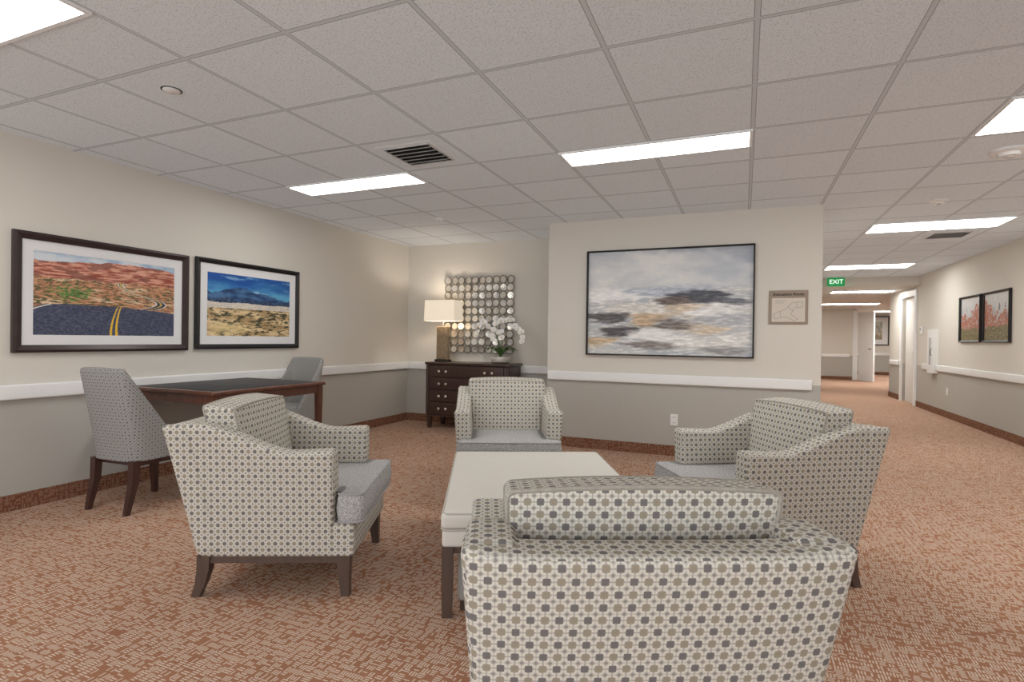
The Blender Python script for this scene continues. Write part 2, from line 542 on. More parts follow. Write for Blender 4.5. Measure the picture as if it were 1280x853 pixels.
def puck(name, x, y, r, h, label, cat, m='plastic'):
    o = thing(name, label, cat, (x, y, H_CEIL))
    bm = bmesh.new()
    lathe(bm, [(r, -0.001), (r, -h*0.35), (r*0.9, -h*0.5), (r*0.62, -h*0.55), (r*0.58, -h)], 32)
    fin('housing', bm, M[m], o)
    bm = bmesh.new(); lathe(bm, [(r*0.2, -h*0.95), (r*0.2, -h*1.15), (r*0.05, -h*1.2)], 16)
    fin('center_cap', bm, M['slat'], o)
puck('smoke_detector', 1.575, 4.57, 0.10, 0.045, 'round white smoke detector near the right edge of the ceiling', 'smoke detector')
puck('fire_sprinkler', 1.566, 5.95, 0.07, 0.035, 'recessed sprinkler in front of the wide hallway light', 'sprinkler')
puck('fire_sprinkler', -3.02, 5.13, 0.05, 0.03, 'small sprinkler on the ceiling before the alcove', 'sprinkler')
o = thing('fire_sprinkler', 'flat round sprinkler cover on the ceiling near the top left light', 'sprinkler', (-2.78, 1.97, H_CEIL))
bm = bmesh.new(); lathe(bm, [(0.042, -0.001), (0.042, -0.006), (0.036, -0.010)], 32); fin('cover_plate', bm, M['white'], o)
bm = bmesh.new(); lathe(bm, [(0.05, -0.0005), (0.05, -0.003)], 32); fin('escutcheon', bm, M['darkm'], o)

# text
def text_mesh(name, s, size, m, parent, loc, ext=0.001, rot=(PI/2,0,0), align='CENTER', bold=0.0):
    cu = bpy.data.curves.new(name, 'FONT'); cu.body = s; cu.size = size; cu.extrude = ext
    cu.align_x = align; cu.align_y = 'CENTER'; cu.offset = bold
    tmp = bpy.data.objects.new('tmp', cu); COL.objects.link(tmp)
    bpy.context.view_layer.update()
    dg = bpy.context.evaluated_depsgraph_get()
    me = bpy.data.meshes.new_from_object(tmp.evaluated_get(dg))
    bpy.data.objects.remove(tmp)
    me.name = name; me.materials.clear(); me.materials.append(m)
    o = bpy.data.objects.new(name, me); COL.objects.link(o)
    o.parent = parent; o.location = loc; o.rotation_euler = rot
    return o
# exit sign
ex = thing('exit_sign', 'green and white lit exit sign hanging at the hallway bulkhead', 'exit sign', (1.62, 12.25, 2.262))
bm = bmesh.new(); rbox(bm, 0.29, 0.05, 0.165, 0.010, ctr=(0,0,0.0825)); fin('housing', bm, M['signg'], ex)
bm = bmesh.new(); box(bm, -0.02, 0.02, -0.012, 0.012, 0.15, 0.1779); fin('mount', bm, M['plastic'], ex)
text_mesh('lettering', 'EXIT', 0.115, M['signw'], ex, (0, -0.028, 0.083), bold=0.0)

# ------------------------------------------------------------------ pictures
def fb(x, y, k=0.0, o=5):
    return noise.fractal(Vector((x, y, k)), 0.9, 2.0, o)
def mixc(a, b, f):
    f = max(0.0, min(1.0, f)); return tuple(a[i]*(1-f)+b[i]*f for i in range(3))
def ss(a, b, x):
    t_ = max(0.0, min(1.0, (x-a)/(b-a))); return t_*t_*(3-2*t_)

def desert_road(u, v):
    sc_ = 1.0+2.2*max(0, v-0.35)
    n = fb(u*16*sc_, v*34*sc_, 1.3); n2 = fb(u*4, v*12, 4.1); n3 = fb(u*50, v*70, 2.2, 3)
    c = mixc((214, 160, 122), (156, 90, 62), 0.5+n*1.2)
    c = mixc(c, (226, 196, 162), ss(0.1, 0.5, n2+n3*0.3))
    c = mixc(c, (90, 92, 58), ss(0.12, 0.28, n-n3*0.3+0.18*(0.6-v)+0.14*(0.45-u)))
    hill = 0.70+0.05*fb(u*2.5, 0, 9.0)+0.03*math.sin(u*8)
    sky = 0.93+0.03*fb(u*4, 3.0, 2.0)-0.035*math.sin(u*6+1)
    if v > hill:
        st = fb(u*9, v*46, 5.0)
        c = mixc((152, 72, 54), (222, 164, 140), 0.5+st*1.5+(v-hill)*1.2)
        if fb(u*6+2, v*9, 7.7) > 0.18: c = mixc(c, (120, 66, 58), 0.6)
    if v > sky: c = mixc((150, 178, 208), (216, 224, 232), 0.5+fb(u*4, v*6)*1.5)
    if (u-0.24)**2/0.009+(v-0.52)**2/0.005 < 1+n3*3.0+n*1.5: c = mixc((40, 88, 34), (104, 146, 70), 0.5+n3*1.8)
    cx = 0.70+0.19*math.sin((v-0.33)*13.5)*(1 if v < 0.60 else 0.7); w = 0.020+0.22*max(0, 0.56-v)
    if 0.36 < v < 0.70 and abs(u-cx) < w:
        c = mixc((56, 58, 70), (84, 86, 98), 0.5+n3)
        if abs(abs(u-cx)-w*0.90) < 0.006: c = (232, 228, 220)
        if abs(u-cx) < 0.006: c = (222, 186, 80)
    crest = 0.385-0.14*(u-0.34)**2
    if v < crest:
        f = v/0.385
        l = -0.25+0.34*f*f; r = 1.35-0.45*f*f
        if l < u < r:
            c = mixc((50, 58, 84), (94, 98, 118), 0.45+n3*0.9)
            yc = 0.53-0.02*f+0.05*f*f
            if abs(u-yc-0.012) < 0.004+0.006*(1-f): c = (238, 196, 60)
            if abs(u-yc+0.022*(1.4-f)) < 0.003+0.006*(1-f): c = (238, 196, 60)
            if abs(u-l-0.03) < 0.010: c = (228, 226, 220)
            if abs(u-r+0.03) < 0.010: c = (228, 226, 220)
        else: c = mixc((190, 134, 102), (150, 100, 74), 0.5+n)
    return c
def blue_valley(u, v):
    n = fb(u*6, v*16, 3.3); n3 = fb(u*40, v*60, 2.7, 3)
    if v > 0.45:
        sky = mixc((20, 82, 162), (98, 172, 214), ss(0.98, 0.6, v)+fb(u*3, v*6, 3.3)*0.5)
        sky = mixc(sky, (186, 212, 230), ss(0.2, 0.6, fb(u*3, v*9, 8.0))*0.6)
        ridge = 0.70+0.07*fb(u*4, 1.0, 7.0)+0.07*math.sin(u*4+0.2)
        ridge2 = 0.60+0.05*fb(u*7, 4.0, 1.0)
        c = sky
        if v < ridge: c = mixc((30, 60, 104), (76, 116, 160), 0.4+n*1.2)
        if v < ridge2: c = mixc((34, 54, 86), (78, 100, 130), 0.4+n3)
        if v < 0.54+0.015*n: c = mixc((200, 194, 186), (232, 222, 206), 0.5+n3)
    else:
        w = math.sin((v*30+u*6*(1+v)+fb(u*3, v*5, 3.0)*4))
        c = mixc((176, 146, 104), (236, 212, 166), 0.5+0.45*w+n3*0.3)
        c = mixc(c, (74, 72, 52), ss(0.14, 0.34, fb(u*16, v*44, 5.5)+0.16*(u-0.4)+0.2*(v-0.3)))
        c = mixc(c, (242, 218, 160), ss(0.5, 0.0, (u-0.25)**2*6+(v-0.12)**2*40)*0.7)
    return c
STROKES = [ # u, v, su, sv, colour, gain
    (0.20, 0.58, 0.25, 0.05, (236, 236, 234), 1.0), (0.60, 0.63, 0.45, 0.035, (164, 173, 186), 0.8),
    (0.70, 0.55, 0.17, 0.042, (54, 56, 66), 1.2), (0.90, 0.50, 0.11, 0.03, (88, 90, 98), 1.0), (0.56, 0.50, 0.13, 0.032, (84, 70, 64), 1.05),
    (0.60, 0.43, 0.20, 0.045, (196, 180, 158), 0.95), (0.30, 0.44, 0.22, 0.05, (208, 204, 197), 0.9), (0.80, 0.42, 0.18, 0.045, (228, 227, 224), 1.0),
    (0.13, 0.36, 0.17, 0.033, (70, 66, 68), 1.1), (0.38, 0.33, 0.15, 0.042, (184, 158, 126), 0.95), (0.55, 0.29, 0.15, 0.035, (100, 90, 84), 1.0),
    (0.80, 0.32, 0.18, 0.045, (166, 168, 172), 0.9), (0.74, 0.23, 0.15, 0.04, (198, 182, 158), 0.9), (0.22, 0.22, 0.16, 0.036, (58, 54, 56), 1.14),
    (0.42, 0.17, 0.20, 0.045, (232, 231, 228), 1.0), (0.10, 0.12, 0.14, 0.04, (188, 164, 130), 0.9), (0.42, 0.09, 0.20, 0.03, (118, 110, 106), 0.9),
    (0.75, 0.13, 0.22, 0.05, (214, 213, 209), 0.9), (0.85, 0.06, 0.15, 0.03, (144, 142, 142), 0.8)]
def seascape(u, v):
    n3 = fb(u*18, v*60, 3.9, 4)
    sky = mixc((188, 195, 204), (228, 228, 226), 0.5+fb(u*2.4, v*3, 2.0)*1.1+n3*0.12)
    sky = mixc(sky, (160, 168, 182), ss(0.05, 0.6, fb(u*2.2+3, v*4, 4.4)+n3*0.12)*0.7)
    if v > 0.68: return sky
    c = mixc((212, 211, 207), (180, 185, 192), 0.5+fb(u*4, v*14, 6.6)*1.0)
    c = mixc(c, (232, 230, 226), ss(0.0, 0.5, n3))
    for i, (a_, b_, su, sv, col, g) in enumerate(STROKES):
        dv_ = (v-b_-0.10*(u-a_)*(1 if i % 2 else -0.4))/(sv*1.15)
        e = math.exp(-((u-a_)/su)**2-dv_*dv_*0.5)*g
        if e < 0.05: continue
        al = ss(0.22, 0.72, e+0.50*fb(u*6+i, v*24, i*1.7, 6)*min(1, e*2))
        c = mixc(c, mixc(col, tuple(min(255, q+40) for q in col), 0.4+n3*1.1), al*0.96)
    return mixc(c, sky, ss(0.60, 0.68, v+0.02*n3))
def red_trees(seed):
    def f(u, v):
        n = fb(u*7, v*5, seed); n3 = fb(u*22, v*22, seed+2, 3)
        c = mixc((184, 192, 200), (214, 215, 213), v+n*0.4)
        if v < 0.68+0.22*n+0.14*math.sin(u*5+seed): c = mixc(c, mixc((148, 72, 54), (194, 122, 90), 0.5+n3*1.5), ss(-0.35, 0.05, n3+0.10))
        if v < 0.28+0.08*n: c = mixc((92, 88, 66), (162, 148, 106), 0.5+n3)
        if abs(math.sin(u*13+seed+n)) < 0.07 and 0.2 < v < 0.8: c = (74, 64, 60)
        return c
    return f
def beige_print(u, v):
    n = fb(u*5, v*5, 2.0)
    c = mixc((200, 192, 178), (150, 150, 140), 0.5+n*1.4)
    if v < 0.35+0.2*n: c = mixc((130, 124, 104), (176, 160, 130), 0.5+fb(u*12, v*12, 1.0))
    return c

def picture(name, parent, w, h, zc, y, func, nx, ny):
    me = bpy.data.meshes.new(name)
    vs, fs, cs = [], [], []
    for j in range(ny+1):
        for i in range(nx+1):
            u, v = i/nx, j/ny
            vs.append(((u-0.5)*w, y, zc+(v-0.5)*h)); cs.append(lin(tuple(max(0, min(255, q)) for q in func(u, v))))
    for j in range(ny):
        for i in range(nx):
            a_ = j*(nx+1)+i; fs.append((a_, a_+1, a_+nx+2, a_+nx+1))
    me.from_pydata(vs, [], fs)
    at = me.color_attributes.new('Col', 'FLOAT_COLOR', 'POINT')
    for i, c_ in enumerate(cs): at.data[i].color = c_
    me.materials.append(M['print'])
    o = bpy.data.objects.new(name, me); COL.objects.link(o); o.parent = parent
    return o
def framed(label, loc, rz, w, h, fw, depth, fm, matw, func, nx, ny, group=None, name='framed_picture'):
    o = thing(name, label, 'picture', loc, rz, group)      # loc: bottom centre at wall plane
    bm = bmesh.new()
    def rect(ins, y): 
        a_, b_ = w/2-ins, h/2-ins
        return [(-a_, y, h/2-b_), (a_, y, h/2-b_), (a_, y, h/2+b_), (-a_, y, h/2+b_)]
    vs = [[bm.verts.new(p) for p in rect(i_, y_)] for i_, y_ in ((0, -0.003), (0, -depth), (fw*0.35, -depth-0.006), (fw*0.8, -depth+0.004), (fw, -depth+0.008), (fw, -0.003))]
    for a_, b_ in zip(vs, vs[1:]+vs[:1]):
        for i in range(4):
            bm.faces.new((a_[i], a_[(i+1)%4], b_[(i+1)%4], b_[i]))
    fin('frame', bm, fm, o, smooth=False)
    if matw:
        bm = bmesh.new()
        a_, b_ = w/2-fw, h/2-fw; c_, d_ = a_-matw, b_-matw
        for q in ((-a_, a_, -b_, -d_), (-a_, a_, d_, b_), (-a_, -c_, -d_, d_), (c_, a_, -d_, d_)):
            box(bm, q[0], q[1], -0.012, -0.006, h/2+q[2], h/2+q[3])
        fin('mat_board', bm, M['mat'], o, smooth=False)
    picture('print' if matw else 'canvas', o, w-2*fw-2*matw, h-2*fw-2*matw, h/2, -0.0085, func, nx, ny)
    return o
framed('bronze framed print of a desert road winding toward red rocks', (XL, 2.64, 1.027), PI/2, 1.22, 0.80, 0.05, 0.03, M['frame1'], 0.068, desert_road, 300, 200)
framed('black framed print of a blue mountain valley over sunlit dunes', (XL, 3.915, 1.035), PI/2, 1.19, 0.80, 0.042, 0.03, M['black'], 0.075, blue_valley, 240, 150)
framed('large abstract grey and ochre seascape canvas in a thin black frame', (-0.735, YF, 1.005), 0, 1.645, 1.10, 0.014, 0.045, M['black'], 0, seascape, 360, 240)
framed('black framed red autumn trees picture on the right wall, the farther one', (XR, 9.85, 1.2), -PI/2, 0.80, 0.67, 0.03, 0.03, M['black'], 0, red_trees(3.0), 70, 60)
framed('black framed red autumn trees picture on the right wall, the nearer one', (XR, 8.96, 1.2), -PI/2, 0.84, 0.67, 0.03, 0.03, M['black'], 0, red_trees(8.0), 70, 60)
framed('small distant framed picture on the corridor wall beyond the open door', (4.62, 24.5, 1.1), 0, 0.75, 1.1, 0.04, 0.03, M['darkm'], 0.18, beige_print, 20, 20)

# evacuation plaque
ev = thing('wall_sign', 'tan evacuation route sign with a pale floor plan beside the seascape', 'sign', (0.377, YF, 1.335))
bm = bmesh.new(); rbox(bm, 0.33, 0.012, 0.318, 0.005, ctr=(0, -0.008, 0.159)); fin('backing', bm, M['plaque'], ev)
bm = bmesh.new(); box(bm, -0.14, 0.14, -0.0165, -0.0142, 0.022, 0.245); fin('floor_plan', bm, M['plan'], ev, smooth=False)
bm = bmesh.new()
def ln(x0, z0, x1, z1, w=0.003):
    d = Vector((x1-x0, 0, z1-z0)); n_ = Vector((-d.z, 0, d.x)).normalized()*w/2
    a_, b_ = Vector((x0, -0.0172, z0)), Vector((x1, -0.0172, z1))
    bm.faces.new([bm.verts.new(q) for q in (a_-n_, b_-n_, b_+n_, a_+n_)])
pl = [(-.12,.10,-.02,.14),(-.02,.14,.03,.20),(.03,.20,.12,.21),(.12,.21,.12,.16),(.12,.16,.05,.15),(.05,.15,.02,.09),(.02,.09,.08,.05),(.08,.05,.05,.03),(.05,.03,-.02,.07),(-.02,.07,-.12,.05),(-.12,.05,-.12,.10),(-.07,.12,-.06,.06),(0,.16,.04,.12),(.07,.20,.07,.16),(-.11,.22,-.02,.22),(-.11,.20,-.04,.20)]
for q in pl: ln(*q)
fin('plan_drawing', bm, M['planline'], ev, smooth=False)
text_mesh('lettering', 'Evacuation Route', 0.037, M['ink'], ev, (0, -0.0155, 0.28), bold=0.0008)

# outlets
def outlet(loc, rz, label):
    o = thing('wall_outlet', label, 'outlet', loc, rz)
    bm = bmesh.new(); rbox(bm, 0.072, 0.008, 0.116, 0.003, ctr=(0,-0.005,0)); fin('cover_plate', bm, M['plastic'], o)
    for zz in (-0.027, 0.027):
        bm = bmesh.new()
        box(bm, -0.012, -0.008, -0.0098, -0.0085, zz-0.007, zz+0.007); box(bm, 0.008, 0.012, -0.0098, -0.0085, zz-0.007, zz+0.007)
        fin('socket', bm, M['slot'], o, smooth=False)
outlet((-0.64, YF, 0.365), 0, 'white outlet low on the feature wall under the seascape')
outlet((XR, 10.8, 0.42), -PI/2, 'white outlet low on the right hallway wall')
o = thing('wall_thermostat', 'small white thermostat on the right wall beside the doorway', 'thermostat', (XR, 12.2, 1.42), -PI/2)
bm = bmesh.new(); rbox(bm, 0.1, 0.03, 0.14, 0.008, ctr=(0,-0.0155,0)); fin('housing', bm, M['plastic'], o)
bm = bmesh.new(); box(bm, -0.03, 0.03, -0.034, -0.0305, 0.0, 0.04); fin('display', bm, M['glass'], o, smooth=False)
# extinguisher cabinet
o = thing('wall_cabinet', 'white fire extinguisher cabinet with a glass front on the right wall', 'cabinet', (XR, 11.42, 0.68), -PI/2)
bm = bmesh.new(); W = 0.14
for q in ((-W,-W+.025,0,.74),(W-.025,W,0,.74),(-W+.025,W-.025,0,.03),(-W+.025,W-.025,.71,.74)): box(bm, q[0], q[1], -0.07, -0.0005, q[2], q[3])
box(bm, -W+.025, W-.025, -0.012, -0.0005, .03, .71)
fin('body', bm, M['plastic'], o, smooth=False)
bm = bmesh.new()
for q in ((-W,-.065,0,.74),(.065,W,0,.74),(-.065,.065,0,.14),(-.065,.065,.60,.74)): box(bm, q[0], q[1], -0.085, -0.071, q[2], q[3])
dr = fin('door', bm, M['plastic'], o, smooth=False)
bm = bmesh.new(); tube(bm, [(.105,-.086,.3),(.105,-.105,.32),(.105,-.105,.40),(.105,-.086,.42)], .006); fin('handle', bm, M['darkm'], dr)
bm = bmesh.new(); box(bm, -.064, .064, -0.080, -0.077, .141, .599); fin('pane', bm, M['glass'], dr, smooth=False)

# ------------------------------------------------------------------ armchair
def lerp(a, b, f): return a+(b-a)*f
RIM = 0.774
def arm_h(y):
    f = max(0.0, min(1.0, (y+0.30)/0.37))
    f = 0.5*f+0.5*ss(0, 1, f)
    return lerp(RIM-0.004, 0.648, f) + 0.008*ss(0.08, 0.27, y)
ZB = 0.180
def make_armchair(label):
    t_ = thing('armchair', label, 'armchair', group='patterned armchairs around the ottoman')
    # seat frame
    bm = bmesh.new(); rbox(bm, 0.70, 0.66, 0.15, 0.012, (8, 8, 2), (0, 0.033, ZB+0.075)); fin('seat_frame', bm, M['fab'], t_, uv=True)
    # arms
    for s in (-1, 1):
        bm = bmesh.new()
        y0, y1 = -0.29, 0.275
        Hh = 0.6
        def df(w, w01, s=s):
            f = (w01[2]+1)/2
            y = w.y
            sh = 0.140*f*ss(0.02, -0.27, y)
            z = ZB + f*(arm_h(y-sh)-ZB)
            fl = 0.032*f**1.3
            return (w.x + s*fl, y - sh, z)
        rbox(bm, 0.106, y1-y0, Hh, 0.022, (3, 26, 14), (s*0.299, (y0+y1)/2, ZB+Hh/2), df)
        a_ = fin('arm', bm, M['fab'], t_, uv=True)
    # back, wrapping round both rear corners, rim a little lower in the middle
    bm = bmesh.new()
    def db(w, w01):
        f = (w01[2]+1)/2
        x = w.x*(1+0.096*f**1.3)
        bow = 0.014*(1-abs(w01[0])**4)
        y = w.y - 0.145*f - bow + 0.008
        z = ZB + f*(RIM-ZB) - 0.018*f*(1-abs(w01[0])**6)
        return (x, y, z)
    rbox(bm, 0.712, 0.122, 0.60, 0.026, (24, 3, 14), (0, -0.268, ZB+0.3), db)
    fin('backrest', bm, M['fab'], t_, uv=True, auto=60)
    # seat cushion, T shaped
    out = []
    def arc(cx, cy, r, a0, a1, n=5):
        for i in range(n+1):
            a = R(a0+(a1-a0)*i/n); out.append(Vector((cx+r*math.cos(a), cy+r*math.sin(a))))
    hw, hf, yb, yn, yf, r = 0.252, 0.355, -0.25, 0.285, 0.405, 0.034
    arc(hf-r, yf-r, r, 0, 90); arc(-hf+r, yf-r, r, 90, 180)
    arc(-hf+0.03, yn+0.03, 0.03, 180, 270)
    out.append(Vector((-hw, yn)))
    arc(-hw+r, yb+r, r, 180, 270); arc(hw-r, yb+r, r, 270, 360)
    out.append(Vector((hw, yn)))
    arc(hf-0.03, yn+0.03, 0.03, 270, 360)
    res = []
    for i, p in enumerate(out):
        q = out[(i+1) % len(out)]
        if (q-p).length < 1e-5: continue
        res.append(p)
        L_ = (q-p).length
        k = int(L_/0.05)
        for j in range(1, k+1): res.append(p+(q-p)*j/(k+1))
    def inset(d):
        o_ = []
        for i, p in enumerate(res):
            a, b = res[i-1], res[(i+1) % len(res)]
            t2 = (b-a).normalized(); n2 = Vector((-t2.y, t2.x))
            o_.append(p+n2*d)
        return o_
    z0, z1, rr = 0.326, 0.466, 0.024
    rings = []
    for d, z in ((rr, z0), (rr*0.3, z0+rr*0.3), (0, z0+rr), (-0.005, (z0+z1)/2), (0, z1-rr), (rr*0.3, z1-rr*0.3), (rr, z1)):
        rings.append([(p.x, p.y, z) for p in inset(d)])
    bm = bmesh.new(); vs = loft(bm, rings, caps=False)
    for ring_ in (vs[0], vs[-1]):
        f_ = bm.faces.new(ring_)
        bmesh.ops.triangulate(bm, faces=[f_], ngon_method='EAR_CLIP')
    sc_ = fin('seat_cushion', bm, M['grey'], t_, uv=True, auto=40)
    for z in (z0+0.010, z1-0.008):
        bm = bmesh.new(); tube(bm, [(p.x, p.y, z) for p in inset(0.003)], 0.005, 6, True); fin('piping', bm, M['greypipe'], sc_)
    # loose boxy back cushion with piped edges
    bm = bmesh.new()
    W_, D_, H_ = 0.60, 0.15, 0.40
    tilt = R(-13)
    def dc(w, w01):
        x, y, z = w.x, w.y, w.z
        pf = (1-abs(w01[0])**2.6)*(1-abs(w01[2])**2.6)
        y *= 1+0.24*pf
        z += 0.012*(1-w01[0]**2)*ss(-0.1, 0.1, z)
        fz = (w01[2]+1)/2
        x *= lerp(0.86, 1.0, ss(0.2, 0.9, fz))
        yy = y*math.cos(tilt)-z*math.sin(-tilt)
        zz = z*math.cos(tilt)-y*0.10
        return (x, yy-0.215, zz+0.640)
    rbox(bm, W_, D_, H_, 0.018, (14, 3, 10), (0,0,0), dc)
    bc = fin('back_cushion', bm, M['fab'], t_, uv=True, auto=60)
    for ysg in (-1, 1):
        pts = []
        hx, hz, rc = W_/2-0.004, H_/2-0.004, 0.018
        for cx, cz, a0 in ((1,1,0),(-1,1,90),(-1,-1,180),(1,-1,270)):
            for i in range(7):
                a = R(a0+15*i); pts.append((cx*(hx-rc)+rc*math.cos(a), cz*(hz-rc)+rc*math.sin(a)))
        dense = []
        for i, p in enumerate(pts):
            q = pts[(i+1) % len(pts)]; k = int(math.dist(p, q)/0.04)
            for j in range(k+1): dense.append((p[0]+(q[0]-p[0])*j/(k+1), p[1]+(q[1]-p[1])*j/(k+1)))
        P3 = [Vector(dc(Vector((x, ysg*(D_/2-0.005), z)), (x/(W_/2), ysg, z/(H_/2)))) for x, z in dense]
        bm = bmesh.new(); tube(bm, P3, 0.0055, 6, True); fin('piping', bm, M['pipe'], bc)
    # base rail
    bm = bmesh.new()
    for q in ((-.335,.335,.315,.340),(-.335,.335,-.300,-.275),(-.340,-.315,-.275,.315),(.315,.340,-.275,.315)):
        box(bm, q[0], q[1], q[2], q[3], 0.150, ZB+0.003)
    fin('base_rail', bm, M['legw'], t_, smooth=False)
    for sx in (-1, 1):
        for sy in (-1, 1):
            bm = bmesh.new()
            rings = []
            for z, w, off in ((0.182, 0.028, 0), (0.12, 0.026, 0.002), (0.06, 0.022, 0.012), (0.0, 0.018, 0.028)):
                k = off*(1.3 if sy < 0 else 0.35)
                cx, cy = sx*(0.322+off*0.1), sy*((0.293 if sy < 0 else 0.318)+k)
                rings.append([(cx-w, cy-w, z), (cx+w, cy-w, z), (cx+w, cy+w, z), (cx-w, cy+w, z)])
            loft(bm, rings); fin('leg', bm, M['legw'], t_, smooth=False)
    return t_
def place(o, xc, z, deg):
    x, y = cam2w(xc, z); o.location = (x, y, 0); o.rotation_euler = (0, 0, R(deg))
ac = make_armchair('patterned armchair in the foreground seen from behind')
place(ac, 0.276, 1.505, 25.4)
for xc, z, deg, lab in ((-1.070, 2.79, -64.9, 'patterned armchair on the left of the ottoman in front of the writing table'),
                        (1.285, 2.91, 121.5, 'patterned armchair on the right of the ottoman, turned toward it'),
                        (-0.025, 4.12, 205.4, 'patterned armchair at the far end of the ottoman in front of the dark chest')):
    x, y = cam2w(xc, z)
    dup(ac, (x, y, 0), R(deg), lab)

# ------------------------------------------------------------------ ottoman
x, y = cam2w(0.14, 2.93)
ot = thing('ottoman', 'large cream leather ottoman table with dark wood legs between the armchairs', 'ottoman', (x, y, 0), R(26.0))
OW, OL = 0.92, 1.27
bm = bmesh.new()
rbox(bm, OW, OL, 0.07, 0.022, (10, 12, 1), (0,0,0.402), lambda w, q: (w.x, w.y, w.z+(0.008*(1-q[0]**2)*(1-q[1]**2) if q[2] > 0 else 0)))
ct = fin('cushion', bm, M['leather'], ot, auto=60)
bm = bmesh.new()
rbox(bm, OW-0.01, OL-0.01, 0.075, 0.016, (6, 8, 1), (0,0,0.330)); fin('upholstered_band', bm, M['leather'], ot, auto=60)
def rrect(hx, hy, rc, z, n=6):
    P = []
    for cx, cy, a0 in ((1,1,0),(-1,1,90),(-1,-1,180),(1,-1,270)):
        for i in range(n+1):
            a = R(a0+90*i/n); P.append((cx*(hx-rc)+rc*math.cos(a), cy*(hy-rc)+rc*math.sin(a), z))
    return P
for z in (0.368, 0.432):
    bm = bmesh.new(); tube(bm, rrect(OW/2-0.003-(0.006 if z > .4 else 0), OL/2-0.003-(0.006 if z > .4 else 0), 0.025, z), 0.0045, 6, True); fin('piping', bm, M['seam'], ct)
for sx in (-1, 1):
    for sy in (-1, 1):
        bm = bmesh.new(); w = 0.024; cx, cy = sx*(OW/2-0.03), sy*(OL/2-0.03)
        loft(bm, [[(cx-w*k, cy-w*k, z), (cx+w*k, cy-w*k, z), (cx+w*k, cy+w*k, z), (cx-w*k, cy+w*k, z)] for z, k in ((0.0, 0.85), (0.15, 1.0), (0.295, 1.0))])
        fin('leg', bm, M['legw'], ot, smooth=False)
bm = bmesh.new()
for q in ((-OW/2+.055, OW/2-.055, OL/2-.045, OL/2-.015), (-OW/2+.055, OW/2-.055, -OL/2+.015, -OL/2+.045), (-OW/2+.015, -OW/2+.045, -OL/2+.055, OL/2-.055), (OW/2-.045, OW/2-.015, -OL/2+.055, OL/2-.055)):
    box(bm, q[0], q[1], q[2], q[3], 0.268, 0.294)
fin('apron', bm, M['legw'], ot, smooth=False)
# nested stool under it
loc = Vector((x, y, 0)) + Matrix.Rotation(R(26.0), 3, 'Z') @ Vector((-0.20, -0.36, 0))
ns = thing('nesting_stool', 'pale grey leather stool tucked under the near end of the ottoman', 'stool', loc, R(26.0))
bm = bmesh.new(); rbox(bm, 0.38, 0.42, 0.215, 0.02, (3,3,2), (0,0,0.1475)); st = fin('seat', bm, M['leatherg'], ns, auto=60)
bm = bmesh.new(); tube(bm, rrect(0.188, 0.208, 0.02, 0.245), 0.004, 6, True); fin('piping', bm, M['seam'], st)
for sx in (-1, 1):
    for sy in (-1, 1):
        bm = bmesh.new(); box(bm, sx*0.16-0.018, sx*0.16+0.018, sy*0.18-0.018, sy*0.18+0.018, 0, 0.045); fin('leg', bm, M['legw'], ns, smooth=False)

# ------------------------------------------------------------------ writing table
TX0, TX1, TY0, TY1 = -4.355, -3.40, 2.73, 3.86
tw, tl = TX1-TX0, TY1-TY0
wt = thing('writing_table', 'dark mahogany writing table with a black inlaid top against the left wall', 'table', ((TX0+TX1)/2, (TY0+TY1)/2, 0))
bm = bmesh.new(); rbox(bm, tw, tl, 0.028, 0.010, (2,2,1), (0,0,0.746)); fin('tabletop', bm, M['desk'], wt)
bm = bmesh.new(); rbox(bm, tw-0.12, tl-0.12, 0.004, 0.0015, (1,1,1), (0,0,0.7612)); fin('leather_inlay', bm, M['felt'], wt)
bm = bmesh.new()
a, b = tw/2-0.03, tl/2-0.03
for q in ((-a+.04,a-.04,-b,-b+.02),(-a+.04,a-.04,b-.02,b),(-a+.001,-a+.021,-b+.04,b-.04),(a-.021,a-.001,-b+.04,b-.04)):
    box(bm, q[0], q[1], q[2], q[3], 0.665, 0.7325)
fin('apron', bm, M['desk'], wt, smooth=False)
for sx in (-1, 1):
    for sy in (-1, 1):
        bm = bmesh.new(); cx, cy = sx*(tw/2-0.04), sy*(tl/2-0.045)
        loft(bm, [[(cx-w, cy-w, z), (cx+w, cy-w, z), (cx+w, cy+w, z), (cx-w, cy+w, z)] for z, w in ((0.0, 0.013), (0.06, 0.015), (0.62, 0.024), (0.7325, 0.024))])
        fin('leg', bm, M['desk'], wt, smooth=False)

